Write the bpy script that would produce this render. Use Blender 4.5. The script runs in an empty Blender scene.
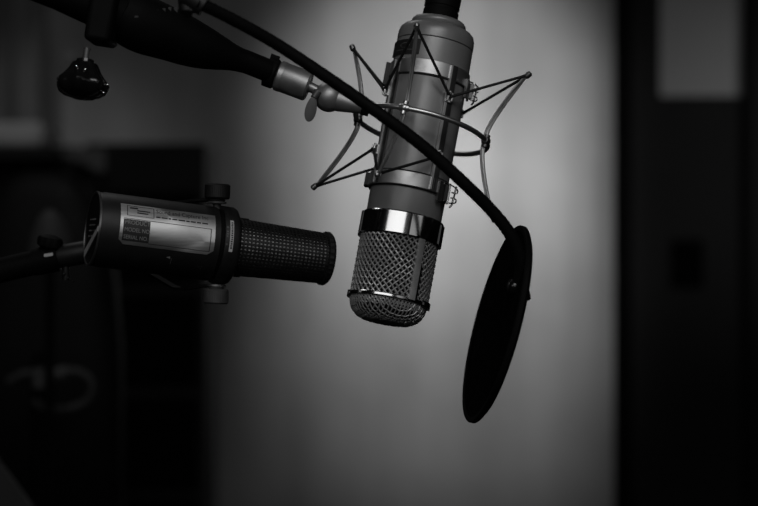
import bpy, math, random
from mathutils import Vector, Matrix, Quaternion
random.seed(4)
scn = bpy.context.scene
COL = scn.collection
PI = math.pi
K = 0.000513            # metres per pixel per metre of distance
CAMZ = 1.5
U = K*1.5               # one unit of the microphone drawings

def P(px, py, Y):       # a point seen at (px,py) in the photograph, at distance Y
    return Vector(((px-379)*K*Y, Y, CAMZ-(py-253)*K*Y))
def proj(v):
    return (379+v.x/(K*v.y), 253-(v.z-CAMZ)/(K*v.y))

# ------------------------------------------------------------------ materials
def mat(name, v, rough=0.5, metal=0.0, noise=0.0, nscale=40, bump=0.0, bscale=300, spec=0.5, stretch=(1,1,1), aniso=0.0, coat=0.0):
    m = bpy.data.materials.new(name); m.use_nodes = True
    nt = m.node_tree; b = nt.nodes['Principled BSDF']
    c = (v, v, v, 1) if not isinstance(v, tuple) else (*v, 1)
    b.inputs['Base Color'].default_value = c
    b.inputs['Roughness'].default_value = rough
    b.inputs['Metallic'].default_value = metal
    b.inputs['Specular IOR Level'].default_value = spec
    b.inputs['Anisotropic'].default_value = aniso
    b.inputs['Coat Weight'].default_value = coat
    tc = nt.nodes.new('ShaderNodeTexCoord'); mp = nt.nodes.new('ShaderNodeMapping')
    mp.inputs['Scale'].default_value = stretch
    nt.links.new(tc.outputs['Object'], mp.inputs['Vector'])
    if noise > 0:
        n = nt.nodes.new('ShaderNodeTexNoise'); n.inputs['Scale'].default_value = nscale; n.inputs['Detail'].default_value = 4
        nt.links.new(mp.outputs['Vector'], n.inputs['Vector'])
        r = nt.nodes.new('ShaderNodeMapRange')
        r.inputs['From Min'].default_value = 0.3; r.inputs['From Max'].default_value = 0.7
        r.inputs['To Min'].default_value = c[0]*(1-noise); r.inputs['To Max'].default_value = c[0]*(1+noise)
        nt.links.new(n.outputs['Fac'], r.inputs['Value'])
        nt.links.new(r.outputs['Result'], b.inputs['Base Color'])
        r2 = nt.nodes.new('ShaderNodeMapRange')
        r2.inputs['To Min'].default_value = max(0.02, rough*0.8); r2.inputs['To Max'].default_value = min(1, rough*1.2)
        nt.links.new(n.outputs['Fac'], r2.inputs['Value']); nt.links.new(r2.outputs['Result'], b.inputs['Roughness'])
    if bump > 0:
        n2 = nt.nodes.new('ShaderNodeTexNoise'); n2.inputs['Scale'].default_value = bscale; n2.inputs['Detail'].default_value = 3
        nt.links.new(mp.outputs['Vector'], n2.inputs['Vector'])
        bp = nt.nodes.new('ShaderNodeBump'); bp.inputs['Strength'].default_value = bump; bp.inputs['Distance'].default_value = 0.001
        nt.links.new(n2.outputs['Fac'], bp.inputs['Height']); nt.links.new(bp.outputs['Normal'], b.inputs['Normal'])
    return m

M = {}
M['satin'] = mat('satin_grey_metal', 0.24, 0.36, 0.25, 0.06, 60, 0.05, 2500)
M['cap'] = mat('satin_cap_metal', 0.22, 0.36, 0.25, 0.06, 60, 0.05, 2500)
M['nickel'] = mat('brushed_nickel', 0.7, 0.5, 0.9, 0.08, 80, 0.04, 1500)
M['band'] = mat('cage_band_metal', 0.62, 0.45, 1.0, 0.08, 80, 0.04, 1500)
M['cage_dark'] = mat('dark_cage_metal', 0.14, 0.40, 0.9, 0.08, 80)
M['chrome'] = mat('polished_chrome', 0.8, 0.14, 1.0, 0.04, 50)
M['rod'] = mat('burnished_steel_rod', 0.6, 0.33, 0.95, 0.08, 90)
M['wire'] = mat('grille_wire', 0.42, 0.5, 0.6, 0.05, 200)
M['inner'] = mat('grille_lining', 0.012, 0.8, 0, 0.2, 300)
M['elastic'] = mat('black_elastic', 0.005, 0.75, 0, 0.2, 400)
M['black'] = mat('black_rubber', 0.0025, 0.7, 0, 0.2, 120, 0.1, 900, spec=0.12)
M['blackpaint'] = mat('black_enamel', 0.005, 0.45, 0, 0.15, 60, 0.05, 1500, spec=0.25)
M['boom'] = mat('matt_black_boom', 0.0025, 0.65, 0, 0.2, 50, spec=0.1)
M['gloss'] = mat('glossy_black_plastic', 0.006, 0.16, 0, 0.1, 60)
M['smbody'] = mat('dark_grey_enamel', 0.009, 0.5, 0, 0.12, 90, 0.08, 1800, spec=0.35)
M['smgrille'] = mat('dark_grille_steel', 0.012, 0.45, 0.1, 0.15, 200)
M['foam'] = mat('grey_foam', 0.6, 0.9, 0, 0.5, 260, 0.5, 900)
M['knob'] = mat('grey_knurled_plastic', 0.05, 0.5, 0, 0.2, 150)
M['label'] = mat('brushed_aluminium_label', 0.66, 0.48, 1.0, 0.06, 50, 0.05, 800, stretch=(1,1,12), aniso=0.4)
M['label_dim'] = mat('grey_label_print', 0.10, 0.5, 0.4, 0.1, 100)
M['ink'] = mat('black_ink', 0.012, 0.5, 0, 0.1, 100)
M['paleprint'] = mat('pale_print', 0.22, 0.5, 0, 0.1, 100)
M['silverrim'] = mat('worn_silver_rim', 0.45, 0.35, 1.0, 0.2, 90)
M['strip'] = mat('dim_silver_strip', 0.45, 0.5, 0.0, 0.2, 120)
M['popcloth'] = mat('black_nylon_mesh', 0.003, 0.9, 0, 0.3, 900, 0.2, 2500, spec=0.05)
M['silver'] = mat('cast_silver_swivel', 0.36, 0.45, 0.8, 0.12, 90, 0.08, 700)
M['wing'] = mat('wing_nut_metal', 0.09, 0.5, 0.5, 0.12, 90)
M['rack'] = mat('black_rack_paint', 0.02, 0.6, 0, 0.25, 6, spec=0.2)
M['leather'] = mat('black_leather', 0.006, 0.6, 0, 0.2, 30, 0.1, 120, spec=0.2)
M['pale'] = mat('pale_grey_plastic', 0.5, 0.6, 0, 0.12, 8, spec=0.2)
M['midgrey'] = mat('mid_grey_steel', 0.22, 0.6, 0, 0.12, 8, spec=0.2)
M['music'] = mat('dark_grey_desk', 0.05, 0.6, 0, 0.15, 8, spec=0.2)
M['loop'] = mat('grey_cable_sheath', 0.03, 0.6, 0, 0.1, 20)
M['plug'] = mat('plug_metal', 0.08, 0.6, 0.2, 0.1, 20)
M['door'] = mat('black_door_paint', 0.03, 0.75, 0, 0.12, 3, spec=0.06)
M['trim'] = mat('black_trim_paint', 0.004, 0.75, 0, 0.12, 3, spec=0.05)
M['recess'] = mat('recess_black', 0.002, 0.8, 0, 0.1, 3, spec=0.05)
M['pane'] = mat('frosted_pane', 0.5, 0.55, 0, 0.1, 2, spec=0.2)
M['curtain'] = mat('grey_curtain_cloth', 0.35, 0.9, 0, 0.15, 4, 0.2, 200, spec=0.05)
M['floor'] = mat('dark_carpet', 0.03, 0.95, 0, 0.2, 30, 0.3, 400, spec=0.05)
M['ceil'] = mat('dark_ceiling', 0.03, 0.9, 0, 0.1, 3, spec=0.05)
M['sidewall'] = mat('dark_acoustic_wall', 0.02, 0.95, 0, 0.2, 5, spec=0.05)
# back wall: pale fabric-covered panel with faint vertical streaks, fold shading painted in
def wallmat():
    m = mat('pale_stretched_fabric', 0.5, 0.9, 0, 0, spec=0.05)
    nt = m.node_tree; b = nt.nodes['Principled BSDF']
    tc = nt.nodes.new('ShaderNodeTexCoord')
    mx = nt.nodes.new('ShaderNodeMapping'); mx.inputs['Scale'].default_value = (6.5, 1, 0.7)
    n1 = nt.nodes.new('ShaderNodeTexNoise'); n1.inputs['Scale'].default_value = 1.0; n1.inputs['Detail'].default_value = 2
    m2 = nt.nodes.new('ShaderNodeMapping'); m2.inputs['Scale'].default_value = (3, 1, 3)
    n2 = nt.nodes.new('ShaderNodeTexNoise'); n2.inputs['Scale'].default_value = 1.0; n2.inputs['Detail'].default_value = 5
    nt.links.new(tc.outputs['Object'], mx.inputs['Vector']); nt.links.new(mx.outputs['Vector'], n1.inputs['Vector'])
    nt.links.new(tc.outputs['Object'], m2.inputs['Vector']); nt.links.new(m2.outputs['Vector'], n2.inputs['Vector'])
    ad = nt.nodes.new('ShaderNodeMath'); ad.operation = 'ADD'
    nt.links.new(n1.outputs['Fac'], ad.inputs[0]); nt.links.new(n2.outputs['Fac'], ad.inputs[1])
    r = nt.nodes.new('ShaderNodeMapRange'); r.inputs['From Min'].default_value = 0.7; r.inputs['From Max'].default_value = 1.3
    r.inputs['To Min'].default_value = 0.42; r.inputs['To Max'].default_value = 0.62
    nt.links.new(ad.outputs[0], r.inputs['Value']); nt.links.new(r.outputs['Result'], b.inputs['Base Color'])
    return m
M['wall'] = wallmat()

# ------------------------------------------------------------------ mesh builder
def basis(d):
    d = d.normalized()
    a = Vector((0,0,1)) if abs(d.z) < 0.9 else Vector((1,0,0))
    u = d.cross(a).normalized(); v = u.cross(d).normalized()
    return u, v
class MB:
    def __init__(s): s.v = []; s.f = []
    def face(s, *idx): s.f.append(tuple(idx))
    def box(s, c, ex, ey, ez):          # centre and three half-axis vectors
        i = len(s.v)
        for sx in (-1,1):
            for sy in (-1,1):
                for sz in (-1,1): s.v.append(c+ex*sx+ey*sy+ez*sz)
        for q in ((0,1,3,2),(4,6,7,5),(0,4,5,1),(2,3,7,6),(0,2,6,4),(1,5,7,3)): s.f.append(tuple(i+k for k in q))
        return s
    def abox(s, x0,x1,y0,y1,z0,z1):
        return s.box(Vector(((x0+x1)/2,(y0+y1)/2,(z0+z1)/2)), Vector(((x1-x0)/2,0,0)), Vector((0,(y1-y0)/2,0)), Vector((0,0,(z1-z0)/2)))
    def rings(s, rs, closed=False, caps=True):
        i = len(s.v); n = len(rs[0])
        for r in rs: s.v.extend(r)
        m = len(rs)
        for a in range(m if closed else m-1):
            b = (a+1) % m
            for k in range(n):
                l = (k+1) % n
                s.f.append((i+a*n+k, i+a*n+l, i+b*n+l, i+b*n+k))
        if caps and not closed:
            s.f.append(tuple(i+k for k in range(n))[::-1]); s.f.append(tuple(i+(m-1)*n+k for k in range(n)))
        return s
    def tube(s, pts, r, n=12, closed=False, flat=1.0):
        pts = [Vector(p) for p in pts]; m = len(pts)
        rr = r if isinstance(r, (list, tuple)) else [r]*m
        rs = []; pu = None
        for j, p in enumerate(pts):
            if closed: d = pts[(j+1)%m]-pts[j-1]
            else: d = pts[min(j+1,m-1)]-pts[max(j-1,0)]
            d.normalize()
            if pu is None: u, v = basis(d)
            else:
                u = (pu-d*pu.dot(d)).normalized(); v = d.cross(u)*-1
            pu = u
            rs.append([p+(u*math.cos(2*PI*k/n)+v*math.sin(2*PI*k/n)*flat)*rr[j] for k in range(n)])
        return s.rings(rs, closed)
    def sphere(s, c, r, n=14, axes=None):
        ax = axes or (Vector((1,0,0)),Vector((0,1,0)),Vector((0,0,1)))
        rs = []
        for a in range(1, n//2+2):
            t = PI*a/(n//2+2)
            rs.append([c+(ax[0]*math.cos(2*PI*k/n)*math.sin(t)+ax[1]*math.sin(2*PI*k/n)*math.sin(t)+ax[2]*math.cos(t))*r for k in range(n)])
        return s.rings(rs)
    def build(s, name, m, parent=None, smooth=35, **props):
        me = bpy.data.meshes.new(name)
        org = Vector(parent['_o']) if parent is not None else Vector((0,0,0))
        if parent is None and s.v:
            lo = [min(v[k] for v in s.v) for k in range(3)]; hi = [max(v[k] for v in s.v) for k in range(3)]
            org = Vector(((lo[0]+hi[0])/2, (lo[1]+hi[1])/2, lo[2]))
        me.from_pydata([tuple(v-org) for v in s.v], [], s.f); me.validate()
        import bmesh
        bm = bmesh.new(); bm.from_mesh(me); bmesh.ops.recalc_face_normals(bm, faces=bm.faces); bm.to_mesh(me); bm.free()
        if smooth:
            me.shade_smooth(); me.set_sharp_from_angle(angle=math.radians(smooth))
        o = bpy.data.objects.new(name, me); COL.objects.link(o); me.materials.append(m)
        if parent is None: o.location = org
        else: o.parent = parent
        o['_o'] = tuple(org)
        for k, v in props.items(): o[k] = v
        return o
def thing(name, label, cat, loc, group=None):
    o = bpy.data.objects.new(name, None); COL.objects.link(o); o.location = loc; o.empty_display_size = 0.05
    o['label'] = label; o['category'] = cat; o['_o'] = tuple(loc)
    if group: o['group'] = group
    return o
def spline(pts, n=8):
    pts = [Vector(p) for p in pts]; out = []
    q = [2*pts[0]-pts[1]]+pts+[2*pts[-1]-pts[-2]]
    for i in range(1, len(q)-2):
        for k in range(n):
            t = k/n
            out.append(0.5*((2*q[i])+(q[i+1]-q[i-1])*t+(2*q[i-1]-5*q[i]+4*q[i+1]-q[i+2])*t*t+(-q[i-1]+3*q[i]-3*q[i+1]+q[i+2])*t**3))
    out.append(pts[-1]); return out

class Frame:            # cylinder frame: z = axis, azimuth 0 faces the camera, + to the right
    def __init__(s, O, ez, right):
        s.O = O; s.ez = ez.normalized(); s.ey = s.ez.cross(right).normalized(); s.ex = s.ey.cross(s.ez).normalized()
    def c(s, r, az, t):
        a = math.radians(az); return s.O+(s.ex*(r*math.sin(a))-s.ey*(r*math.cos(a))+s.ez*t)*U
    def solve(s, axis, val):    # t whose projected axis point has pixel coordinate val
        lo, hi = -500, 500
        f = lambda t: proj(s.c(0,0,t))[axis]-val
        sg = f(lo) > 0
        for _ in range(60):
            m = (lo+hi)/2
            if (f(m) > 0) == sg: lo = m
            else: hi = m
        return (lo+hi)/2
    def lathe(s, mb, prof, n=64, mod=None, a0=None, a1=None):   # prof: list of (r,t)
        rs = []
        for r, t in prof:
            if a0 is None: rs.append([s.c(r*(mod(360*k/n, t) if mod else 1), 360*k/n, t) for k in range(n)])
        return mb.rings(rs)
    def patch(s, mb, r0, r1, a0, a1, t0, t1, n=12, tfun=None):  # curved plate
        i = len(mb.v)
        for k in range(n+1):
            a = a0+(a1-a0)*k/n
            lo, hi = (t0, t1) if not tfun else tfun(a)
            mb.v += [s.c(r0,a,lo), s.c(r1,a,lo), s.c(r1,a,hi), s.c(r0,a,hi)]
        for k in range(n):
            b = i+4*k
            for q in range(4):
                w = (q+1) % 4
                mb.face(b+q, b+w, b+4+w, b+4+q)
        mb.face(i,i+1,i+2,i+3); mb.face(i+4*n+3,i+4*n+2,i+4*n+1,i+4*n)
        return mb

def text_mesh(txt, mapf, size, mb, x0, y0, ext=0.0, align='LEFT', wx=1.0):
    cu = bpy.data.curves.new('t', 'FONT'); cu.body = txt; cu.size = size; cu.align_x = align
    o = bpy.data.objects.new('t', cu); COL.objects.link(o)
    bpy.context.view_layer.update()
    me = bpy.data.meshes.new_from_object(o.evaluated_get(bpy.context.evaluated_depsgraph_get()))
    i = len(mb.v)
    for v in me.vertices: mb.v.append(mapf(x0+v.co.x*wx, y0+v.co.y))
    for p in me.polygons: mb.f.append(tuple(i+k for k in p.vertices))
    bpy.data.objects.remove(o); bpy.data.curves.remove(cu); bpy.data.meshes.remove(me)

# ================================================================== LARGE CONDENSER MICROPHONE
til, lean = math.radians(10.4), math.radians(9.5)
up = Vector((math.sin(til)*math.cos(lean), math.sin(lean), math.cos(til)*math.cos(lean)))
F = Frame(P(419.9,128.5,1.5), up, Vector((1,0,-math.tan(til))))
T = lambda y: F.solve(1, y)
mic = thing('condenser_microphone', 'large grey studio condenser microphone with round mesh head, hanging upside down in the wire cradle', 'microphone', F.c(0,0,T(325)))
ts, t_s2, t_bot = T(36), T(46), T(217)
b = MB(); F.lathe(b, [(36.5,T(47)),(38.6,T(47.4)),(38.8,T(60)),(38.6,T(120)),(38.0,T(190)),(37.6,T(217)),(37,T(219)),(30,T(219))], 96)
body = b.build('body', M['satin'], mic)
b = MB(); F.lathe(b, [(26,T(29.5)),(31,T(29.8)),(34.5,T(31)),(37.2,T(33.6)),(38.4,T(37)),(38.8,T(41)),(38.7,T(46.2)),(38.2,T(46.6)),(30,T(46.6))], 96)
b.build('top_cap', M['cap'], mic)
b = MB(); F.lathe(b, [(17,T(20.5)),(22,T(20.8)),(25.6,T(21.8)),(27.3,T(23.6)),(27.8,T(25.6)),(27.2,T(27.4)),(26,T(28.6)),(25.4,T(30)),(20,T(30))], 80)
b.build('top_collar', M['cap'], mic)
b = MB(); F.lathe(b, [(17.5,T(23)),(18,T(21)),(18,T(12)),(17.2,T(11.4)),(17.2,T(9)),(18,T(8.4)),(18.2,T(-14)),(15,T(-20)),(8,T(-32)),(5,T(-50))], 48)
conn = b.build('cable_connector', M['black'], mic)
b = MB(); b.sphere(F.c(18.4,40,T(21.5)), 1.2*U, 10); b.build('screw', M['silver'], conn, label='small bright screw on the cable connector')
# badge
b = MB(); F.patch(b, 38.2, 40.2, -84, -22, T(66), T(51.5), 18)
bd = b.build('badge', M['ink'], mic, label='black rectangular badge plate')
b = MB()
F.patch(b, 40.1, 40.4, -66, -50, T(62.5), T(61.6), 6); F.patch(b, 40.1, 40.4, -46, -30, T(62.5), T(61.6), 6)
b.tube([F.c(40.2, -48+9*math.cos(a), T(57.5)+2.4*math.sin(a)) for a in [2*PI*k/20 for k in range(20)]], 0.35*U, 5, True)
b.build('badge_emblem', M['label_dim'], bd)
# chrome collar (two clasped segments with a slit between)
tc0, tc1 = T(241), T(218.3)
b = MB()
n = 96
def collar_seg(a0, a1, mb, r0=38.3, r1=40.9):
    pr = [(r0,tc0),(r1-0.9,tc0),(r1,tc0+1.2),(r1,tc1-1.2),(r1-0.9,tc1),(r0,tc1)]
    i = len(mb.v); m = max(4, int((a1-a0)/4)); L = len(pr)
    for k in range(m+1):
        a = a0+(a1-a0)*k/m
        for r, t in pr: mb.v.append(F.c(r, a, t))
    for k in range(m):
        for q in range(L):
            w = (q+1) % L
            mb.face(i+k*L+q, i+k*L+w, i+(k+1)*L+w, i+(k+1)*L+q)
    mb.face(*[i+q for q in range(L)]); mb.face(*[i+m*L+q for q in range(L)][::-1])
collar_seg(11, 186, b); collar_seg(190, 368, b)
cc = b.build('chrome_collar', M['chrome'], mic)
b = MB(); F.lathe(b, [(36,tc0-0.5),(39.6,tc0-0.4),(39.8,tc0+2),(39.8,tc1-2),(37.6,tc1+0.5),(36,tc1+0.6)], 80); b.build('collar_liner', M['ink'], mic)
for a0_, a1_, t0_, t1_ in ((66,104,T(241),T(221)),(-114,-80,T(242),T(219))):
    b = MB(); F.patch(b, 38, 41.9, a0_, a1_, t0_, t1_, 12); b.build('collar_lug', M['gloss'], mic, label='black lug plate clasped over the chrome collar')
# grille
tg1, tg0 = tc0, T(300.5)
RG = 38.2
b = MB(); F.lathe(b, [(30,tg1-0.5),(34.6,tg1-0.5),(34.6,tg0),(33,tg0-9),(27,tg0-15),(15,tg0-18),(2,tg0-18.5)], 64)
b.build('grille_lining', M['inner'], mic)
b = MB()
NW = 40; H = tg1-tg0; turns = H/(2*PI*RG)*360/1.0*1.0
for fam in (1, -1):
    for w in range(NW):
        pts = []; m = 46
        for k in range(m+1):
            t = tg1-H*k/m
            az = w*360/NW+fam*turns*0.95*k/m
            ph = (w + NW*turns*0.95*k/m/360*2)*PI   # over-under
            pts.append(F.c(RG+fam*0.55*math.cos(PI*2*NW*turns*0.95*k/m/360+(0)), az, t))
        b.tube(pts, (0.98 if fam > 0 else 0.72)*U, 5)
b.build('grille', M['wire'], mic, label='woven wire mesh grille')
# dome: square-woven mesh pressed over a rounded end
def dome_t(r):
    R = 37.8
    if r > R: r = R
    rc = 19.0; flat = R-rc
    if r < flat: return tg0-21.5-0.0008*(flat*flat-r*r)-0.0
    return tg0-2.5-19.0*math.sqrt(max(0, 1-((r-flat)/rc)**2))
b = MB()
sp = 3.9
for fam in (0, 1):
    j = -10
    while j <= 10:
        off = j*sp; R = 37.8
        if abs(off) < R-1:
            L = math.sqrt(R*R-off*off); pts = []; m = 60
            for k in range(m+1):
                s_ = math.sin(-PI/2+PI*k/m)*L
                r = math.hypot(s_, off)
                az = math.degrees(math.atan2(s_, off))+ (20 if fam == 0 else 110)
                pts.append(F.c(r, az, dome_t(r)+(0.4 if fam else -0.4)*math.cos(s_/sp*PI)))
            b.tube(pts, 0.72*U, 5)
        j += 1
for q in range(5):                               # meridian wires near the rim
    pass
NM = 62
for w in range(NM):
    pts = []
    for k in range(5):
        r = 37.8-1.2*k*k/6.0
        t_ = tg0-1.5-2.0*k
        r = 18.8+19*math.sqrt(max(0,1-((2.0*k)/19.0)**2))
        pts.append(F.c(r, w*360/NM+k*2.8, t_))
    b.tube(pts, 0.6*U, 5)
    pts = [F.c(18.8+19*math.sqrt(max(0,1-((2.0*k)/19.0)**2)), w*360/NM-k*2.8, tg0-1.5-2.0*k) for k in range(5)]
    b.tube(pts, 0.6*U, 5)
b.build('grille_dome', M['wire'], mic, label='rounded woven wire dome at the tip')
b = MB(); rs = []
for a in range(96):
    pts = []
    for dr, dt in ((-1.6,-2.2),(1.2,-2.0),(2.0,-1.0),(2.0,1.0),(1.2,2.0),(-1.6,2.2)): pts.append(F.c(38.4+dr, a*360/96, tg0+dt))
    rs.append(pts)
b.rings(rs, True); gr = b.build('grille_ring', M['chrome'], mic, label='polished ring around the grille')
for a0_, a1_ in ((56,96),(-108,-80)):
    b = MB(); F.patch(b, 38, 41.5, a0_, a1_, tg0-2.8, tg0+2.8, 8); b.build('ring_clip', M['gloss'], gr, label='black clip on the ring')
for a in (33, 213):
    b = MB(); F.patch(b, 37.6, 40.6, a-5.5, a+4.5, tg0, tg1, 5); b.build('grille_bar', M['nickel'], mic)
    b = MB(); F.patch(b, 37.6, 39.6, a+5, a+9, tg0, tg0+34, 3); b.build('bar_edge', M['gloss'], mic)

# ================================================================== SHOCK MOUNT
sm = thing('shock_mount', 'wire spider cradle with elastic cords holding the large condenser microphone', 'microphone mount', F.c(0,0,T(200)))
AZ = -13
RA = [AZ+45+90*k for k in range(4)]
tu0, tu1 = T(84), T(70); tl0, tl1 = T(193.5), T(180)
def ringband(t0, t1, r0, r1):
    b = MB(); rs = []
    for a in range(96):
        rs.append([F.c(r, a*360/96, t) for r, t in ((r0,t0),(r1-0.4,t0),(r1,t0+0.5),(r1,t1-0.5),(r1-0.4,t1),(r0,t1))])
    return b.rings(rs, True)
ringband(tu0, tu1, 38.9, 40.4).build('upper_band', M['band'], sm, label='brushed metal band around the upper body')
ringband(tl0, tl1, 38.9, 41.0).build('lower_band', M['band'], sm, label='brushed metal band around the lower body')
ringband(tu0-1.6, tu0-0.1, 38.7, 40.0).build('band_lining', M['elastic'], sm)
ringband(tl1+0.1, tl1+1.4, 38.7, 40.2).build('band_lining', M['elastic'], sm)
ringband(tl0-1.2, tl0-0.1, 38.5, 40.2).build('band_lining', M['elastic'], sm)
for i, a in enumerate(RA):
    b = MB(); F.patch(b, 38.9, 41.0, a-3, a+8, tl0+0.5, tu1-0.5, 6); rl = b.build('rail', M['cage_dark'], sm)
    b = MB(); F.patch(b, 39.5, 42.2, a-4.2, a-1.6, tl0+1, tu1-1, 3); b.build('rail_edge', M['nickel'], rl, label='bright turned edge of the rail')
ta_u, ta_l = T(102), T(160)
anch = {}
for key, tt in (('u', ta_u), ('l', ta_l)):
    for i, a in enumerate(RA):
        if i == 3: a -= 8
        b = MB(); F.patch(b, 41.0, 43.2, a-6, a+4, tt-5, tt+5, 4)
        for d in (-4, 2.0):
            b.tube([F.c(42.6,a+d,tt-4.5), F.c(45.5,a+d,tt-3.5), F.c(46,a+d,tt), F.c(45.5,a+d,tt+3.5), F.c(42.6,a+d,tt+4.5)], 0.95*U, 8)
        b.sphere(F.c(44,a-1,tt+5.0), 1.5*U, 8)
        b.build('anchor_hook', M['nickel'], sm)
        anch[(key, i)] = F.c(45.2, a-1, tt)
# toggle latches and hinges
def latch(az, tt, h):
    b = MB()
    F.patch(b, 40.4, 43.5, az-17, az-11, tt-h, tt+h, 3)
    F.patch(b, 40.4, 42.6, az-8, az+12, tt-h*0.85, tt+h*0.85, 5)
    F.patch(b, 43.5, 46.5, az-6, az-2, tt-h*0.8, tt+h*0.8, 3)
    l = b.build('latch', M['cage_dark'], sm)
    b = MB()
    for q in (0.9, -0.9):
        b.tube(spline([F.c(43,az-9,tt+q*h), F.c(47,az+1,tt+q*h), F.c(50.5,az+9,tt+q*h*0.75), F.c(50.5,az+10,tt+q*h*0.35), F.c(46.5,az+5,tt+q*h*0.3)], 5), 0.75*U, 8)
    b.tube([F.c(49.5,az+8,tt+h*0.95), F.c(48.0,az+8,tt-h*0.95), F.c(46.5,az+6,tt-h*1.25)], 1.0*U, 8)
    b.tube([F.c(46.5,az-2,tt+h), F.c(46.2,az-2,tt-h*1.0)], 1.1*U, 8)
    b.build('latch_wire', M['chrome'], l, label='bent wire loop of the latch')
latch(80, T(86), 9.5); latch(59, T(191.5), 10)
for t0_, t1_ in ((T(93),T(71)),(T(193),T(181))):
    b = MB(); F.patch(b, 40, 45, -104, -84, t0_, t1_, 6); b.build('hinge', M['smbody'], sm)
# spider frame
st, sl = math.radians(14.5), math.radians(11.5)
sup = Vector((math.sin(st)*math.cos(sl), math.sin(sl), math.cos(st)*math.cos(sl)))
S = Frame(P(421.3,130.4,1.5), sup, Vector((1,0,-math.tan(st))))
RR = 68
b = MB(); b.tube([S.c(RR, a*5, 0) for a in range(72)], 2.6*U, 12, True)
b.build('equator_ring', M['rod'], sm, label='thick steel ring around the middle of the cradle')
ribs = [-18.5+90*k for k in range(4)]
tips = {}
def rr(z): return RR-1.5+25*max(0,(abs(z)-8)/64.0)**1.35 if abs(z) > 8 else RR-1.5
for i, a in enumerate(ribs):
    for key, sg in (('u', 1), ('l', -1)):
        HT = 74.5 if sg > 0 else 76.5
        tip = S.c(rr(HT)+1, a, HT*sg); tips[(key, i)] = tip
        b = MB()
        for d, dr in ((0.75, 0.75), (-0.75, -0.75)):
            pts = []
            for k in range(15):
                z = HT*k/14; w = min(1, (1-k/14)*3+0.25)
                pts.append(S.c(rr(z)+dr*w*1.15, a+d*w*1.25, z*sg))
            b.tube(pts, 1.25*U, 8)
        rb = b.build('wire_rib', M['rod'], sm)
        b = MB(); dv = (S.c(rr(HT)+3,a,(HT+3)*sg)-S.c(rr(HT)-2,a,(HT-4)*sg))
        b.tube([tip-dv*0.45, tip-dv*0.2, tip+dv*0.25, tip+dv*0.4], [2.0*U,3.0*U,3.0*U,1.8*U], 12)
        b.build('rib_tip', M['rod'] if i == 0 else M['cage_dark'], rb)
    b = MB(); c = S.c(RR,a,0)
    b.sphere(c, 4.7*U, 14); b.tube([S.c(RR,a-4.2,0), S.c(RR,a-3,0), S.c(RR,a+3,0), S.c(RR,a+4.2,0)], [3.2*U,3.9*U,3.9*U,3.2*U], 12); b.tube([c-S.ez*6.4*U, c+S.ez*6.4*U], 3.1*U, 12)
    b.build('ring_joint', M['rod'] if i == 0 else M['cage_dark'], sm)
for key in ('u', 'l'):
    for i in range(4):
        for j in (i, (i-1) % 4):
            p0, p1 = tips[(key, i)], anch[(key, j)]
            n_ = (p1-p0)
            b = MB(); b.tube([p0, p0+n_*0.1, p0+n_*0.9, p1], [1.9*U,1.45*U,1.45*U,1.9*U], 10)
            b.build('elastic_cord', M['elastic'], sm)
# swivel and ball joint
Ys = S.c(RR, -63.5, 0).y
sw0 = P(277,75,Ys+0.004); sw1 = P(312,88,Ys+0.003); ball = P(329,97,Ys+0.002); st1 = S.c(RR,-63.5,0)
d = (sw1-sw0).normalized()
b = MB(); b.tube([sw0, sw0+d*1.5*U, sw0+d*5*U, sw0+d*6.2*U, sw0+d*7*U, sw0+d*32*U, sw0+d*34*U], [13*U,15.2*U,15.4*U,15.4*U,15.0*U,15.0*U,13.2*U], 40)
swv = b.build('swivel_barrel', M['silver'], sm, label='silver threaded barrel of the swivel joint')
b = MB(); b.tube([sw1-d*6*U, sw1+d*1*U, ball], [6*U,5*U,6*U], 20); b.build('swivel_neck', M['silver'], swv)
b = MB(); b.sphere(ball, 15*U, 36); b.build('swivel_ball', M['silver'], sm)
b = MB(); e = (st1-ball).normalized()
b.tube([ball+e*3*U, ball+e*12*U, st1-e*3*U, st1+e*4*U, st1+e*5*U], [12*U,11.5*U,7.5*U,7.2*U,5*U], 28); b.build('swivel_stem', M['silver'], sm)
b = MB(); b.tube([st1-e*1.0*U, st1+e*6*U], 7.9*U, 24); b.build('stem_clamp', M['black'], sm)
wc = P(311,109,Ys-0.008); wa = Vector((0.22,0,0.97)); wb = Vector((0.97,0,-0.22))
b = MB(); rs = []
for dy, sc in ((-1.6,0.75),(-1.2,1),(1.2,1),(1.6,0.75)):
    rs.append([wc+Vector((0,dy*U,0))+(wa*math.cos(2*PI*k/28)*12.8*sc+wb*math.sin(2*PI*k/28)*(5.6-0.8*math.cos(2*PI*k/28))*sc)*U for k in range(28)])
b.rings(rs); b.tube([wc+wa*11*U, P(318,92,Ys-0.006)], [3.2*U,4.5*U], 12)
b.build('wing_nut', M['wing'], sm, label='oval lever of the wing nut')

# ================================================================== UPPER BOOM ARM
Yb = Ys+0.004
bs = thing('boom_arm', 'thick black boom arm entering from the upper left, carrying the wire cradle', 'microphone stand', P(-220,-60,1.42)*1 + Vector((0,0,-1)))
bs.location.z = 0; bs['_o'] = tuple(bs.location)
B = lambda x, y, Y=None: P(x, y, Y if Y else 1.40+(Yb-1.40)*max(0,min(1,(x-60)/220.0)))
b = MB(); b.tube([B(-220,-119), B(60,-10), B(110,11), B(150,28)], [19*U,19*U,21*U,24*U], 32); b.build('arm_tube', M['boom'], bs)
b = MB(); pts = spline([B(118,10), B(140,23), B(170,34.5), B(200,46.5), B(225,55), B(243,61), B(249,63)], 6)
prof = [24,25,26,27,27.5,27.7,27.8,27.7,27.5,27,26.5,26,25.5,25,24.5,24,23.2,22.4,21.6,20.6,19.6,18.5,17.4,16.3,15.2,14.2,13.2,12.6,12.0,11.8,11.6,11.4,11.2,11,10.8,10.5,10.2]
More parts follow.
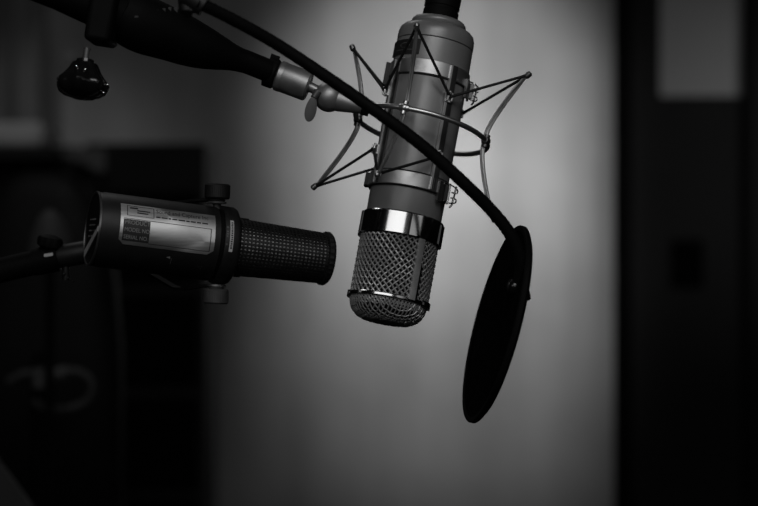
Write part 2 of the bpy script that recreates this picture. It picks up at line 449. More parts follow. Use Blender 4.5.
pr = [prof[min(len(prof)-1, int(k*len(prof)/len(pts)))]*U for k in range(len(pts))]
b.tube(pts, pr, 36); b.build('arm_sleeve', M['boom'], bs, label='fat tapering black sleeve over the end of the arm')
b = MB(); b.tube([B(243,60.5), B(268,70.5)], [11.4*U,11.4*U], 28); b.build('arm_rod', M['boom'], bs)
b = MB(); c0 = sw0-d*11*U
b.tube([c0-d*1.0*U, c0, c0+d*9*U, c0+d*11.5*U], [12*U,15*U,15*U,13*U], 28); b.box(c0+d*4*U+Vector((0.3,0,0.95))*15*U, d*4.5*U, Vector((0,3*U,0)), Vector((0.3,0,0.95))*3*U)
b.build('end_collar', M['black'], bs, label='black ribbed locking collar')
# clamp block with tilt knob
cb = B(106.5,14)
b = MB(); ax = Vector((0.16,0,1)).normalized(); bx = Vector((1,0,-0.16)).normalized()
for q in range(1): b.box(cb+Vector((0,-0.006,0)), bx*12.5*U, Vector((0,0.022,0)), ax*30*U)
o = b.build('clamp_block', M['boom'], bs)
md = o.modifiers.new('bevel', 'BEVEL'); md.width = 0.004; md.segments = 4
ka = Vector((0.10,0.18,1)).normalized(); kc = P(82.5,83.5,1.395)
KF = Frame(kc, ka, Vector((1,0,0)))
ks = 0.92
b = MB(); b.tube([kc+ka*10*U, kc+ka*34*U], [3.2*U,3.2*U], 14); b.build('knob_bolt', M['wing'], bs)
b = MB(); KF.lathe(b, [(r_*ks,t_*ks) for r_, t_ in ((6,25),(9,24.5),(9.5,21),(13,20.5),(14.5,17),(17,12),(21,7),(24.5,3),(26,0),(25.4,-4),(23,-9),(18,-12.5),(10,-15),(2,-15.8))], 84, mod=lambda a, t: 1+(0.06*math.cos(math.radians(a)*7) if t < 18 else 0))
kn = b.build('tilt_knob', M['gloss'], bs, label='glossy black lobed tilt knob hanging below the arm')
b = MB()
for a, t, r in ((-86,2,24),(-20,12,16.0),(12,9,18.5),(88,1,24),(80,-8,22)): b.sphere(KF.c(r*0.97,a,t), 1.5*U, 8)
b.build('knob_stud', M['chrome'], kn, label='tiny bright studs')
# faint lettering on the sleeve (illegible in the photograph): worn strokes
b = MB(); bd_ = (B(180,36)-B(130,17)).normalized(); vv = Vector((-bd_.z*0,0,1))
def on_sleeve(x, y, push=0.0):
    base = B(x, y); ctr = B(x, 36-(180-x)*0.38)
    return base+Vector((0,-1,0))*push
x = 136
for wd, hh in ((7,2),(6,4),(4,5),(5,8),(6,10),(4,11),(5,10),(5,9)):
    cy = 20.5-(x-136)*0.16
    # front surface of the tube at that height
    cyc = 28+(x-150)*0.38; dz = (cyc-cy); R_ = 27.8
    push = math.sqrt(max(1, R_*R_-dz*dz*0.86))*U+0.0012
    b.box(on_sleeve(x+wd/2, cy, push), Vector((wd*0.36*U,0,0)), Vector((0,0.0006,0)), Vector((0.1,0.0,1)).normalized()*hh*0.45*U)
    x += wd+1.2
b.build('worn_marking', M['smbody'], bs, label='faint worn grey marking on the sleeve')
# stand pole outside the frame, down to the floor
q = P(-200,-104,1.40)
b = MB(); b.tube([Vector((q.x,q.y,0.03)), Vector((q.x,q.y,q.z+0.05))], 0.016, 20); b.build('pole', M['boom'], bs)
b = MB(); b.tube([Vector((q.x,q.y,0.0)), Vector((q.x,q.y,0.02)), Vector((q.x,q.y,0.03))], [0.17,0.17,0.15], 40); b.build('round_base', M['boom'], bs)

# ================================================================== POP FILTER
pf = thing('pop_filter', 'black round pop filter on a black gooseneck, seen nearly edge-on beside the large microphone', 'pop filter', P(470,422,1.47))
gp = [(196,2,1.335),(216,11,1.345),(247,27,1.36),(283,48,1.375),(340,86,1.385),(398,127,1.39),(431,153,1.395),(465,184,1.40),(492,211,1.41),(510,234,1.415),(520,257,1.42),(521,274,1.425),(516,288,1.43)]
g = spline([P(*a) for a in gp], 14)
b = MB(); b.tube(g, [ (6.9+0.15*math.sin(k*2.2))*U*(0.80+0.10*k/len(g)) for k in range(len(g))], 20); b.build('gooseneck', M['black'], pf)
phi = 0.13
mj = Vector((-0.258,0,-0.966)); nn = (Vector((0.966,0,-0.258))*math.cos(phi)+Vector((0,1,0))*math.sin(phi)).normalized(); mn = nn.cross(mj).normalized()
pc = P(496,324,1.47); RD = 99.5*1.47/1.5
def disc_pt(r, a, h): return pc+(mj*math.cos(a)*r+mn*math.sin(a)*r+nn*h)*U
b = MB(); rs = []
for k in range(96):
    a = 2*PI*k/96
    rs.append([disc_pt(RD+dr, a, dh) for dr, dh in ((-3,-2.6),(1.2,-2.8),(2.2,-1.8),(2.2,1.8),(1.2,2.8),(-3,2.6))])
b.rings(rs, True); b.build('hoop', M['black'], pf)
b = MB(); rs = []
for k in range(96):
    a = 2*PI*k/96
    rs.append([disc_pt(RD+dr, a, dh) for dr, dh in ((-12,2.7),(-3.5,2.7),(-3,3.7),(-3.5,5.4),(-12,5.4))])
b.rings(rs, True); b.build('inner_hoop', M['boom'], pf)
for h in (-1.6, 1.6):
    b = MB(); rs = [[disc_pt(r, 2*PI*k/72, h+0.0) for k in range(72)] for r in (RD-2, RD*0.7, RD*0.35, 1)]
    b.rings(rs, caps=True); b.build('nylon_screen', M['popcloth'], pf)
# clamp where gooseneck meets hoop
cp = P(517,291,1.435)
b = MB(); b.sphere(P(515,287,1.43), 8.5*U, 16); o_ax = Vector((0.35,0,-0.94))
b.box(P(520,293,1.437), Vector((0.95,0,0.3)).normalized()*9*U, Vector((0,8*U,0)), Vector((-0.2,0,0.97)).normalized()*9*U)
o = b.build('hoop_clamp', M['gloss'], pf); md = o.modifiers.new('bevel','BEVEL'); md.width = 0.0015; md.segments = 3
# gooseneck clamp on the boom
b = MB(); b.tube([P(186,-6,1.34), P(205,6,1.34)], [11*U,10*U], 20); b.tube([P(184,-4,1.34),P(187,8,1.34),P(188,15,1.345)],[6*U,6.5*U,4*U],16); b.tube([P(190,-12,1.345),P(192,12,1.345)],[0.009,0.009],16)
b.build('boom_clamp', M['smbody'], pf, label='dark clamp gripping the boom arm')

# ================================================================== DYNAMIC MICROPHONE
sl2 = math.radians(7.5); be = math.radians(19)
ax2 = Vector((math.cos(sl2)*math.cos(be), math.sin(be), -math.sin(sl2)*math.cos(be)))
D = Frame(P(205,243,1.5), ax2, Vector((0,0,-1)))     # azimuth + = down
X = lambda px: D.solve(0, px)
dm = thing('dynamic_microphone', 'black cylindrical broadcast microphone with silver label plate, lying sideways in a yoke', 'microphone', D.c(0,0,X(205)))
x0, x1, xr0, xr1, xg0, xg1 = X(93), X(212), X(215), X(232.5), X(232.5), X(323)
b = MB(); D.lathe(b, [(30,x0+0.5),(35.8,x0+0.5),(36.4,x0+2),(36.4,x0+5),(37,x0+7),(37.2,x1-20),(37.2,x1-1),(36,x1),(30,x1)], 96)
dbody = b.build('body', M['smbody'], dm)
b = MB(); D.lathe(b, [(35.5,x1-0.5),(35.5,xr0+0.5),(30,xr0+0.6)], 80); b.build('body_groove', M['black'], dm)
b = MB(); D.lathe(b, [(33,xr0),(38.4,xr0+0.2),(39.2,xr0+1.5),(39.2,xr1-5),(38,xr1-2.5),(35,xr1-0.6),(28,xr1)], 96)
yr = b.build('yoke_ring', M['smbody'], dm)
# end cap
b = MB(); D.lathe(b, [(2,x0-0.6),(34.5,x0-0.8),(35,x0+1)], 80); b.build('end_plate', M['blackpaint'], dm)
b = MB(); D.lathe(b, [(34.6,x0-1.2),(36.9,x0-1.1),(37.2,x0-0.2),(36.9,x0+0.9),(34.6,x0+1.0)], 96)
rm = MB(); rs = []
for k in range(96): rs.append([D.c(r, k*3.75, x0+t) for r, t in ((35.2,-1.4),(36.6,-1.4),(37.2,-0.6),(37.0,0.6),(35.2,0.8))])
rm.rings(rs, True); rm.build('end_rim', M['silverrim'], dm, label='thin worn silver rim of the end cap')
def endp(x, y, h=-1.15):   # x toward near side, y up, on the end plate
    return D.O+(-D.ey*x-D.ex*y+D.ez*(x0+h))*U
b = MB(); i = len(b.v)
for (x, y) in ((-25,-22),(31,2),(33,-3.5),(-21,-29)): b.v += [endp(x,y,-1.5), endp(x,y,-0.7)]
b.face(0,2,4,6); b.face(7,5,3,1)
for a_ in range(4):
    c_ = (a_+1) % 4; b.face(2*a_,2*a_+1,2*c_+1,2*c_)
b.build('end_stripe', M['strip'], dm, smooth=0, label='slanting dull silver stripe on the end cap')
b = MB(); random.seed(9)
for r_ in range(4):
    for q in range(7):
        if random.random() < 0.8:
            b.box(endp(-13+q*4.2+random.uniform(-.6,.6), 9-r_*5.5, -1.0), D.ey*random.uniform(.5,.9)*U, D.ex*random.uniform(.4,1.0)*U, D.ez*0.3*U)
b.build('end_print', M['label_dim'], dm, label='small worn print on the end cap')
# label plate
AU, AD = -46, 19.5       # up / down azimuth
la, lb = X(121.5)-9.5, X(215)-10
b = MB()
def chamf(a):
    c = 5.0
    k = max(0, (a-(AD-7))/7.0)
    return la+c*k, lb-c*k*1.2
D.patch(b, 36.6, 37.6, AU, AD, la, lb, 28, chamf)
lab = b.build('label_plate', M['label'], dm, label='brushed silver label plate', smooth=60)
def pl(x, a, r=37.75): return D.c(r, a, x)
yb_u, yb_d = -19.5, 13.5
b = MB(); D.patch(b, 37.5, 37.75, yb_u+0.5, yb_d, la+3, la+29.5, 10); b.build('label_box', M['ink'], lab, label='black printed box')
b = MB()
D.patch(b, 37.5, 37.72, yb_u-1.1, yb_u-0.2, la+3, lb-4, 2)
D.patch(b, 37.5, 37.72, yb_d+0.3, yb_d+1.1, la+29.5, lb-4, 2)
D.patch(b, 37.5, 37.72, yb_u, yb_d+1, lb-4.8, lb-4.0, 8)
D.patch(b, 37.5, 37.72, -43, -42.2, la+6, la+33, 2); D.patch(b, 37.5, 37.72, -25.8, -25, la+6, la+33, 2)
D.patch(b, 37.5, 37.72, -43, -25, la+6, la+6.7, 6); D.patch(b, 37.5, 37.72, -43, -25, la+32.3, la+33, 6)
b.build('label_rule', M['ink'], lab)
deg = 180/(PI*37.75)
b = MB()
mp_ = lambda x, y: pl(x, -y*deg, 37.85)
for j, s_ in enumerate(('PRODUCT', 'MODEL NO.', 'SERIAL NO.')):
    text_mesh(s_, mp_, 5.6, b, la+4.2, 7.6-7.2*j, wx=0.86 if j else 0.96)
b.build('label_text', M['paleprint'], lab, smooth=0, label='PRODUCT, MODEL NO., SERIAL NO. in pale capitals')
b = MB()
text_mesh('Sound and Capture Inc', mp_, 6.6, b, la+35, 23.0, wx=0.86)
x_ = la+35
for w_ in (5,7,3,6,8,4,6,5,7):
    D.patch(b, 37.5, 37.75, -29.2, -27.0, x_, x_+w_*0.85, 2); x_ += w_*0.85+1.1
D.patch(b, 37.5, 37.75, -40, -37.5, la+9, la+17, 2); D.patch(b, 37.5, 37.75, -36, -34, la+16, la+29, 2); D.patch(b, 37.5, 37.75, -32, -30, la+16, la+27, 2)
b.build('label_heading', M['ink'], lab, smooth=0, label='dark heading lettering along the top of the plate')
b = MB()
i = len(b.v); tx = X(167)-9
b.v += [pl(tx+3,32,37.4), pl(tx+7,29.5,37.4), pl(tx+7.5,34,37.4)]; b.face(0,1,2); b.build('arrow_mark', M['paleprint'], dm, smooth=0, label='small pale arrow printed on the body')
b = MB()
D.patch(b, 37.1, 37.35, 33, 44, X(173)-6.5, X(173)-5.8, 3)
b.build('tick_mark', M['label_dim'], dm, smooth=0)
for dx, a_ in ((203,42),(205.5,45),(206,41)):
    b = MB(); D.patch(b, 37.1, 37.35, a_, a_+1.2, X(dx)-9, X(dx)-8.2, 1); b.build('scuff', M['label_dim'], dm, smooth=0)
# print on yoke ring
b = MB(); D.patch(b, 39.0, 39.5, -38, 10, X(230)-11, X(233.5)-11, 20); rp = b.build('ring_plate', M['pale'], yr, label='narrow pale scale plate')
b = MB(); random.seed(3); a_ = -35
while a_ < 6:
    w_ = random.uniform(1.2, 2.6); D.patch(b, 39.3, 39.65, a_, a_+w_, X(230)-10.2+random.uniform(0,.6), X(233.5)-11.8, 2); a_ += w_+1.0
b.build('scale_mark', M['ink'], rp)
b = MB(); a_ = -42
while a_ < 0:
    w_ = random.uniform(1.5, 3.2)
    if random.random() < 0.7: D.patch(b, 39.1, 39.45, a_, a_+w_, X(226.5)-11, X(228.8)-11-random.uniform(0,.8), 2)
    a_ += w_+1.2
b.build('ring_print', M['label_dim'], yr)
# grille: perforated tapered sleeve over grey foam
def gR(t): return 29.2-(t-xg0)/(xg1-xg0)*3.2
b = MB(); D.lathe(b, [(20,xg0),(gR(xg0)-2.2,xg0),(gR(xg1)-2.2,xg1),(22,xg1+1.5),(2,xg1+2)], 48); b.build('foam_lining', M['foam'], dm)
b = MB(); NA, NT = 46, 24; dt = (xg1-xg0)/NT; da = 360/NA; hw = 0.21
for i in range(NA):
    for j in range(NT):
        a0 = i*da; t0 = xg0+j*dt; off = 0
        ia, ib, ja, jb = a0+da*hw, a0+da*(1-hw), t0+dt*hw, t0+dt*(1-hw)
        oc = [(a0,t0),(a0+da,t0),(a0+da,t0+dt),(a0,t0+dt)]; ic = [(ia,ja),(ib,ja),(ib,jb),(ia,jb)]
        k0 = len(b.v)
        b.v += [D.c(gR(t), a, t) for a, t in oc]+[D.c(gR(t), a, t) for a, t in ic]+[D.c(gR(t)-1.3, a, t) for a, t in ic]
        for q in range(4):
            w = (q+1) % 4
            b.face(k0+q, k0+w, k0+4+w, k0+4+q); b.face(k0+4+q, k0+4+w, k0+8+w, k0+8+q)
b.build('grille', M['smgrille'], dm, smooth=0, label='dark perforated grille with small square holes')
b = MB(); rs = []
for k in range(96):
    w_ = 0.4*math.cos(k*PI/1.5)
    rs.append([D.c(r+w_*(q in (2,3)), k*3.75, xg1+t) for q, (r, t) in enumerate(((22,-2),(gR(xg1)-0.4,-2),(gR(xg1)+1.2,-1),(gR(xg1)+1.2,3.5),(gR(xg1)-1,6),(22,6)))])
b.rings(rs, True); b.build('grille_rim', M['smgrille'], dm)
b = MB(); D.lathe(b, [(23,xg1+2),(23,xg1+4.5),(2,xg1+4.8)], 48); b.build('grille_front', M['black'], dm)
b = MB()
for a_ in (100, -80):
    b = MB(); D.patch(b, gR(xg0)-0.5, gR(xg0)+0.8, a_-4, a_+4, xg0, xg0+12, 4); b.build('grille_clip', M['smbody'], dm)
# yoke with knobs
Yd = D.c(0,0,X(217)).y
yk = MB()
def flat(pts, w, h, mb):
    rs = []
    for j, p in enumerate(pts):
        d_ = (pts[min(j+1,len(pts)-1)]-pts[max(j-1,0)]).normalized()
        s_ = d_.cross(Vector((0.12,0,1))).normalized() if abs(d_.z) < 0.9 else Vector((0,1,0))
        n_ = s_.cross(d_).normalized()
        rs.append([p+s_*w+n_*h, p-s_*w+n_*h, p-s_*w-n_*h, p+s_*w-n_*h])
    mb.rings(rs)
kT, kB = P(217,199,Yd), P(216,285,Yd)
ypts = spline([kT, P(200,200.5,Yd+0.010), P(186,202,Yd+0.024), P(150,207,Yd+0.046), P(120,218,Yd+0.056), P(104,240,Yd+0.058), P(104,255,Yd+0.058), P(118,264,Yd+0.056), P(145,271,Yd+0.046), P(172,286,Yd+0.026), P(182,289,Yd+0.016), P(203,286,Yd+0.004), kB], 5)
flat(ypts, 6*U, 1.2*U, yk)
yoke = yk.build('yoke', M['smbody'], dm, label='thin bent metal yoke strap')
for c_, sg in ((P(217.5,191.5,Yd),1), (P(216,296.5,Yd),-1)):
    Kf = Frame(c_, Vector((0.04,0.02,1)), Vector((1,0,0)))
    b = MB(); Kf.lathe(b, [(3,-7.5*1),(11.2,-7.5),(12.6,-6),(12.6,6),(11.2,7.5),(3,7.5)], 176, mod=lambda a, t: 1+0.010*math.cos(math.radians(a)*44))
    b.build('yoke_knob', M['knob'] if sg < 0 else M['smbody'], dm)
    b = MB(); Kf.lathe(b, [(3,-sg*7.5),(7.5,-sg*7.6),(8.5,-sg*9),(7,-sg*10.0),(9.5,-sg*10.2),(9.5,-sg*12),(4,-sg*12.5),(4,-sg*20)], 32); b.build('washer', M['silver'] if sg < 0 else M['knob'], dm)

# ================================================================== LOWER BOOM ARM (left)
Yl = Yd+0.055
lo = thing('desk_boom_arm', 'dim black boom arm at the left edge behind the sideways broadcast microphone', 'microphone stand', Vector((P(-220,330,Yl).x, Yl, 0)))
b = MB(); b.tube([P(57,257,Yl), P(60,256.5,Yl), P(98,250,Yl), P(104,249,Yl)], [11*U,12*U,12*U,9*U], 28); b.build('mount_barrel', M['smbody'], lo, label='dark grey mounting barrel')
b = MB(); b.tube([P(54,258,Yl), P(10,268,Yl), P(-220,330,Yl)], [13*U,13*U,13*U], 28); b.build('arm_tube', M['boom'], lo)
b = MB(); b.tube([P(58,257.5,Yl), P(34,262,Yl)], [14.5*U,14.5*U], 28); cl = b.build('arm_clamp', M['boom'], lo)
b = MB(); Kf = Frame(P(50,242,Yl-0.004), Vector((0.2,-0.1,1)), Vector((1,0,0)))
Kf.lathe(b, [(3,-6),(10,-6),(12.5,-4),(13,2),(11.5,5),(6,7),(1,7.3)], 48, mod=lambda a, t: 1+0.04*math.cos(math.radians(a)*8)); b.build('clamp_knob', M['black'], lo)
b = MB(); b.box(P(48.5,254.8,Yl-0.0122), Vector((4.6*U,0,0.7*U)), Vector((0,0.0004,0.0)), Vector((0,0,1.6*U))); b.build('clamp_sticker', M['pale'], lo, label='tiny pale sticker on the clamp')
b = MB()
for x_, y_, r_ in ((64,274,2.0),(68,278,1.8),(73,281,1.5)): b.sphere(P(x_,y_,Yl-0.003), r_*U, 10)
b.tube([P(66,266,Yl), P(66,280,Yl)], 4*U, 14)
b.build('clamp_screw', M['smbody'], lo, label='small screws beneath the clamp')
b = MB(); q = P(-200,325,Yl); b.tube([Vector((q.x,Yl,0.03)), Vector((q.x,Yl,q.z+0.02))], 0.014, 20); b.build('pole', M['boom'], lo)
b = MB(); b.tube([Vector((q.x,Yl+0.1,0.0)), Vector((q.x,Yl+0.1,0.02)), Vector((q.x,Yl+0.1,0.03))], [0.15,0.15,0.13], 40); b.build('round_base', M['boom'], lo)

# ================================================================== THE ROOM
YB = 5.5
def struct(name, mb, m, parent=None, smooth=0, **kw):
    o = mb.build(name, m, parent, smooth=smooth, **kw)
    if parent is None: o['kind'] = 'structure'
    return o
XL, XR, YF, ZC = -2.3, 2.6, -1.6, 2.9
struct('floor', MB().abox(XL,XR,YF,YB+0.15,-0.1,0), M['floor'])
struct('ceiling', MB().abox(XL,XR,YF,YB+0.15,ZC,ZC+0.1), M['ceil'])
struct('wall_left', MB().abox(XL-0.1,XL,YF,YB,0,ZC), M['sidewall'])
struct('wall_right', MB().abox(XR,XR+0.1,YF,YB,0,ZC), M['sidewall'])
struct('wall_front', MB().abox(XL,XR,YF-0.1,YF,0,ZC), M['sidewall'])
xd = P(617,0,YB).x
struct('wall_back', MB().abox(XL,xd,YB,YB+0.1,0,ZC), M['wall'])
xw0, xw1, zw = P(659,0,YB-0.03).x, P(742,0,YB-0.03).x, P(0,97,YB-0.03).z
xe = 1.42
# black door set in the wall, with glazed upper light
dy0, dy1 = YB-0.05, YB-0.01
b = MB(); b.abox(xd+0.03,xw0,dy0,dy1,0.01,2.4); b.abox(xw1,xe,dy0,dy1,0.01,2.4); b.abox(xw0,xw1,dy0,dy1,0.01,zw); b.abox(xw0,xw1,dy0,dy1,2.34,2.4)
dr = struct('door_1', b, M['door'])
struct('pane', MB().abox(xw0,xw1,dy0+0.015,dy0+0.022,zw,2.34), M['pane'], dr, label='dim frosted glass pane')
hx0, hx1, hz0, hz1 = P(671,0,dy0).x, P(703,0,dy0).x, P(0,288,dy0).z, P(0,240,dy0).z
b = MB(); b.abox(hx0,hx1,dy0-0.006,dy0-0.0005,hz0,hz1); hp = b.build('handle_plate', M['recess'], dr, smooth=0, label='black square handle plate')
b = MB(); b.abox(P(742,0,dy0).x, P(749,0,dy0).x, dy0-0.02, dy0-0.0005, 0.02, 2.39); b.build('door_stile', M['trim'], dr, smooth=0)
struct('trim_1', MB().abox(P(616.5,0,YB-0.07).x,xd+0.03,YB-0.07,YB+0.1,0,2.45), M['trim'])
b = MB(); b.abox(xd,XR,YB,YB+0.1,0,ZC); struct('wall_alcove', b, M['sidewall'])
struct('baseboard_back', MB().abox(XL,xd-0.01,YB-0.02,YB-0.001,0,0.1), M['trim'])

# curtain added at the far left; its folds make light and dark streaks
b = MB(); ncol = 120; xa, xb = -1.9, P(46,0,YB-0.12).x
cols = []
for k in range(ncol+1):
    u_ = k/ncol; x_ = xa+(xb-xa)*u_
    y_ = YB-0.12+0.035*math.sin(u_*2*PI*11)+0.012*math.sin(u_*2*PI*23+1)
    cols.append((x_, y_))
rs = []
for z_ in (0.06, 1.0, 2.0, 2.75):
    rs.append([Vector((x_,y_,z_)) for x_, y_ in cols]+[Vector((x_,y_+0.006,z_)) for x_, y_ in cols[::-1]])
b.rings(rs)
o = b.build('curtain', M['curtain'], smooth=60); o['label'] = 'added grey pleated curtain hanging on the back wall at the upper left'; o['category'] = 'curtain'
b = MB(); b.tube([Vector((xa-0.05,YB-0.12,2.76)), Vector((xb+0.05,YB-0.12,2.76))], 0.012, 12); o = b.build('curtain_rail', M['trim']); o['kind'] = 'structure'; o.name = 'trim_2'

def bevel(o, w, s=3): m_ = o.modifiers.new('bevel','BEVEL'); m_.width = w; m_.segments = s
# tall black equipment rack
Yr = 4.95
rx0, rx1, rz = P(84,0,Yr).x, P(206,0,Yr).x, P(0,143,Yr).z
t = thing('equipment_rack', 'tall black equipment rack against the wall, left of the bright backdrop', 'rack', Vector(((rx0+rx1)/2,Yr+0.2,0)))
o = MB().abox(rx0,rx1,Yr,Yr+0.3,0.03,rz).build('cabinet', M['rack'], t, smooth=0); bevel(o, 0.008)
for k in range(6):
    z0_ = 0.12+k*0.26
    if z0_+0.23 < rz:
        o = MB().abox(rx0+0.02,rx1-0.02,Yr-0.012,Yr-0.0005,z0_,z0_+0.235).build('rack_panel', M['trim'], t, smooth=0); bevel(o, 0.003)
for sx in (rx0+0.03, rx1-0.03): MB().abox(sx-0.02,sx+0.02,Yr+0.03,Yr+0.07,0,0.03).build('foot', M['black'], t, smooth=0)
# studio chair
Yc = 3.3
cx = P(42,0,Yc).x; ztop = P(0,170,Yc).z
t = thing('office_chair', 'high-backed black padded chair, dim and blurred at the left', 'chair', Vector((cx,Yc+0.25,0)))
b = MB(); rs = []
for z_, w_, th in ((ztop-0.62,0.20,0.03),(ztop-0.6,0.215,0.05),(ztop-0.3,0.215,0.06),(ztop-0.12,0.19,0.06),(ztop-0.05,0.15,0.055),(ztop-0.015,0.10,0.04),(ztop,0.05,0.02)):
    w_ *= 0.62
    rs.append([Vector((cx+w_*math.copysign(abs(math.cos(a))**0.6,math.cos(a)), Yc+0.02+th*math.copysign(abs(math.sin(a))**0.7,math.sin(a)), z_)) for a in [2*PI*k/40 for k in range(40)]])
b.rings(rs); b.build('backrest', M['leather'], t, smooth=60)
zs = 0.5
o = MB().abox(cx-0.24,cx+0.24,Yc+0.02,Yc+0.48,zs-0.09,zs).build('seat', M['leather'], t); bevel(o, 0.03)
b = MB(); b.tube(spline([Vector((cx,Yc+0.09,zs-0.06)),Vector((cx,Yc+0.0,zs+0.0)),Vector((cx,Yc-0.01,zs+0.3)),Vector((cx,Yc+0.0,ztop-0.45))],6), 0.02, 12); b.build('back_support', M['black'], t)
b = MB(); b.tube([Vector((cx,Yc+0.25,0.1)), Vector((cx,Yc+0.25,zs-0.08))], 0.025, 16); b.build('column', M['black'], t)
for k in range(5):
    a = 2*PI*k/5+0.3; e = Vector((cx+0.27*math.cos(a), Yc+0.25+0.27*math.sin(a), 0.075))
    b = MB(); b.tube([Vector((cx,Yc+0.25,0.12)), e], [0.022,0.014], 10); lg = b.build('leg', M['black'], t)
    b = MB(); b.tube([Vector((e.x-0.012,e.y,0.029)), Vector((e.x+0.012,e.y,0.029))], 0.028, 16); b.tube([e, Vector((e.x,e.y,0.03))], 0.008, 8); b.build('caster', M['black'], lg)
# a wide shelf unit behind the chair carrying pale things
Yq = 4.9
zsh = P(0,146,Yq).z
t = thing('shelf_unit', 'black shelf unit in the dark at the left edge, behind the chair', 'shelf', Vector((-0.85,Yq+0.15,0)))
sx0, sx1 = P(-60,0,Yq).x, P(76,0,Yq).x
for k, z_ in enumerate((zsh-0.03, zsh-0.48, zsh-0.9, 0.1)):
    MB().abox(sx0,sx1,Yq,Yq+0.32,z_,z_+0.03).build('shelf_board', M['rack'], t, smooth=0)
for x_ in (sx0, sx1-0.03): MB().abox(x_-0.001,x_+0.031,Yq,Yq+0.32,0,zsh-0.031).build('side_panel', M['rack'], t, smooth=0)
MB().abox(sx0+0.001,sx1-0.001,Yq+0.321,Yq+0.33,0.02,zsh-0.01).build('back_panel', M['rack'], t, smooth=0)
def softbox(name, label, cat, x0p, x1p, y0p, y1p, Y, dep, m, z0=None):
    a, b_ = P(x0p,y0p,Y), P(x1p,y1p,Y)
    o = MB().abox(a.x,b_.x,Y,Y+dep,(b_.z if z0 is None else z0),a.z).build(name, m); bevel(o, 0.012, 4)
    o['label'] = label; o['category'] = cat; return o
softbox('folded_blanket', 'pale folded blanket on top of the black shelf unit at the left edge', 'blanket', -16, 43, 122, 146, Yq+0.02, 0.25, M['pale'], zsh+0.001)
# pale case on the rack side (wedge shaped cushion)
Yw = 4.85
a0_, a1_ = P(62,148,Yw), P(105,170,Yw)
b = MB(); pts2 = [(62,149),(105,147),(106,172),(96,172),(84,164),(62,157)]
rs = [[P(x_,y_,Yw)+Vector((0,dy_,0)) for x_, y_ in pts2] for dy_ in (0, 0.05)]
b.rings(rs); o = b.build('hanging_cloth', M['midgrey'], smooth=0); bevel(o, 0.006)
o['label'] = 'grey cloth hanging beside the top of the tall black rack'; o['category'] = 'cloth'
b = MB(); zc_ = P(0,147,Yw).z
# grey filing cabinet
Yk = 4.4
kx0, kx1, kz = P(60,0,Yk).x, P(112,0,Yk).x, P(0,474,Yk).z
t = thing('filing_cabinet', 'dim grey drawer cabinet at the bottom left, standing in front of the rack', 'cabinet', Vector(((kx0+kx1)/2,Yk+0.15,0)))
o = MB().abox(kx0,kx1,Yk,Yk+0.15,0,kz).build('cabinet', M['pale'], t, smooth=0); bevel(o, 0.005)
for k in range(4):
    z_ = kz-0.03-0.25*(k+1)
    o = MB().abox(kx0+0.006,kx1-0.006,Yk-0.01,Yk-0.0005,z_+0.01,z_+0.24).build('drawer', M['pale'], t, smooth=0)
    b = MB(); b.tube([Vector(((kx0+kx1)/2-0.03,Yk-0.018,z_+0.18)), Vector(((kx0+kx1)/2+0.03,Yk-0.018,z_+0.18))], 0.006, 8); b.build('handle', M['black'], o)
# microphone stand with cable loop
Ym = 2.9
mx_ = P(38,0,Ym).x; zt = P(0,360,Ym).z
t = thing('microphone_stand', 'slim black microphone stand in the dark at the lower left', 'microphone stand', Vector((mx_,Ym,0)))
b = MB(); b.tube([Vector((mx_,Ym,0.03)), Vector((mx_,Ym,zt))], 0.011, 14); b.build('pole', M['boom'], t)
b = MB(); b.tube([Vector((mx_,Ym,0)), Vector((mx_,Ym,0.02)), Vector((mx_,Ym,0.03))], [0.14,0.14,0.12], 36); b.build('round_base', M['boom'], t)
b = MB(); b.tube([P(41,352,Ym), P(44,372,Ym)], 0.010, 14); b.build('clip', M['black'], t)
t = thing('audio_cable', 'grey cable looped over the slim black stand with two metal plugs', 'cable', P(60,410,Ym-0.02))
b = MB(); b.tube(spline([P(8,382,Ym-.03),P(24,374,Ym-.03),P(40,374,Ym-.03),P(60,372,Ym-.03),P(78,372,Ym-.03),P(90,380,Ym-.03),P(92,392,Ym-.03),P(84,403,Ym-.03),P(66,409,Ym-.03),P(44,408,Ym-.02),P(34,400,Ym-.015)],8), 0.0062, 12); b.build('cable', M['loop'], t)
b = MB(); b.tube([P(38,368,Ym-.035), P(39,388,Ym-.035)], 0.0105, 14); b.build('plug', M['plug'], t)
b = MB(); b.tube([P(55,375,Ym-.035), P(67,372,Ym-.035)], 0.0105, 14); b.build('plug', M['plug'], t)
# music stand
Yn = 2.3
t = thing('music_stand', 'dark grey music stand desk cut off by the bottom left corner', 'music stand', Vector((P(-40,0,Yn).x,Yn,0)))
b = MB(); pts2 = [(-90,380),(-8,452),(36,512),(60,560),(-30,640),(-130,520)]
b.rings([[P(x_,y_,Yn)+Vector((0,dy_,0)) for x_, y_ in pts2] for dy_ in (0, 0.008)]); b.build('desk', M['music'], t, smooth=0)
c_ = P(-40,540,Yn)
b = MB(); b.tube([Vector((c_.x,Yn+0.02,0.03)), Vector((c_.x,Yn+0.02,c_.z))], 0.012, 14); b.build('pole', M['boom'], t)
b = MB(); b.tube([Vector((c_.x,Yn+0.02,0)), Vector((c_.x,Yn+0.02,0.03))], [0.18,0.16], 36); b.build('round_base', M['boom'], t)
# pale disc standing in for a blurred spot of light
cw = P(70,56,YB-0.001)
b = MB(); b.tube([Vector((cw.x,YB-0.001,cw.z)), Vector((cw.x,YB-0.02,cw.z)), Vector((cw.x,YB-0.028,cw.z))], [0.034,0.034,0.028], 32)
o = b.build('light_spot_disc', M['pale']); o['label'] = 'small round pale disc standing in for a blurred light spot on the dark wall above the hanging knob'; o['category'] = 'light spot stand-in'
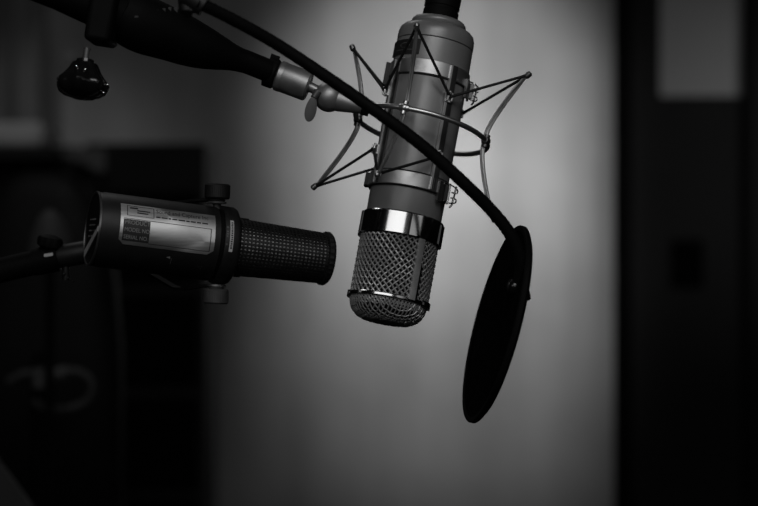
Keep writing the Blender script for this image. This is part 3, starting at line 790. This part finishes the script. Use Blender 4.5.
# small pale lamp shade behind the broadcast microphone's end cap
Yp = 2.62
c_ = P(50,232,Yp)
t = thing('desk_lamp', 'small dim dome lamp on a black post, blurred behind the clamp at the left', 'lamp', Vector((c_.x,Yp,0)))
b = MB(); b.tube([c_+Vector((0,0,0.03)), c_+Vector((0,0,0.02)), c_+Vector((0,0,-0.005)), c_+Vector((0,0,-0.03))], [0.006,0.016,0.027,0.031], 28); b.build('lamp_shade', M['music'], t, smooth=60)
b = MB(); b.tube([Vector((c_.x,Yp,0.02)), c_+Vector((0,0,-0.02))], 0.006, 12); b.build('post', M['boom'], t)
b = MB(); b.tube([Vector((c_.x,Yp,0)), Vector((c_.x,Yp,0.02))], 0.05, 32); b.build('round_base', M['boom'], t)

# ================================================================== LIGHTS
def light(kind, name, loc, target, power, size=0.3, sy=None, spot=60, blend=1.0):
    l = bpy.data.lights.new(name, kind); l.energy = power
    if kind == 'AREA':
        l.shape = 'RECTANGLE'; l.size = size; l.size_y = sy or size
    if kind == 'SPOT': l.spot_size = math.radians(spot); l.spot_blend = blend; l.shadow_soft_size = size
    o = bpy.data.objects.new(name, l); COL.objects.link(o); o.location = loc
    o.rotation_euler = (Vector(target)-Vector(loc)).to_track_quat('-Z','Y').to_euler(); return o
light('SPOT', 'wall_washer_lamp', (0.18,4.0,2.45), (0.18,5.5,1.88), 60, 0.10, spot=41.5, blend=1.0)
light('SPOT', 'added_wall_fill', (0.22,4.0,2.40), (0.21,5.5,1.43), 52, 0.10, spot=38, blend=1.0)  # second unseen spot, added to stretch the wall's bright pool downward
light('SPOT', 'added_door_fill', (1.45,4.3,1.75), (1.0,5.5,1.75), 6, 0.10, spot=56, blend=1.0)  # unseen spot added to lift the door and its pane
light('AREA', 'key_softbox_lamp', (0.10,0.45,2.35), (0.0,1.5,1.55), 3.8, 0.9, 0.35)
light('AREA', 'added_long_light', (-0.40,0.05,2.03), (0.05,1.5,1.5), 2.6, 1.4, 0.5)  # unseen area light added at the front for the chrome to reflect
light('AREA', 'added_side_light', (0.95,0.35,1.95), (0.05,1.5,1.5), 0.4, 0.9, 0.5)  # weaker unseen panel added on the right for the collar's second reflection
light('AREA', 'added_top_fill', (-0.5,2.5,2.85), (-0.5,2.9,0), 2.0, 0.5, 0.5)  # weak overhead fill added to lift the dark background things
light('SPOT', 'added_curtain_fill', (-1.2,4.2,2.7), (-0.98,5.0,1.98), 7.0, 0.05, spot=34)  # unseen spot added to brighten the curtain folds and the blanket
w = bpy.data.worlds.new('dim_room'); scn.world = w; w.use_nodes = True
w.node_tree.nodes['Background'].inputs['Color'].default_value = (0.02,0.02,0.02,1); w.node_tree.nodes['Background'].inputs['Strength'].default_value = 0.3

# ================================================================== CAMERA
cam = bpy.data.cameras.new('camera'); co = bpy.data.objects.new('camera', cam); COL.objects.link(co)
co.location = (0,0,CAMZ); co.rotation_euler = (PI/2,0,0)
cam.sensor_width = 36; cam.lens = 36/(758*K); cam.clip_start = 0.05
cam.dof.use_dof = True; cam.dof.focus_distance = 1.47; cam.dof.aperture_fstop = 5.2
scn.camera = co
for o in bpy.data.objects:
    if '_o' in o: del o['_o']
scn.view_settings.view_transform = 'Standard'; scn.view_settings.look = 'None'
scn.view_settings.exposure = 0.0; scn.view_settings.gamma = 1.0; scn.view_settings.use_curve_mapping = False
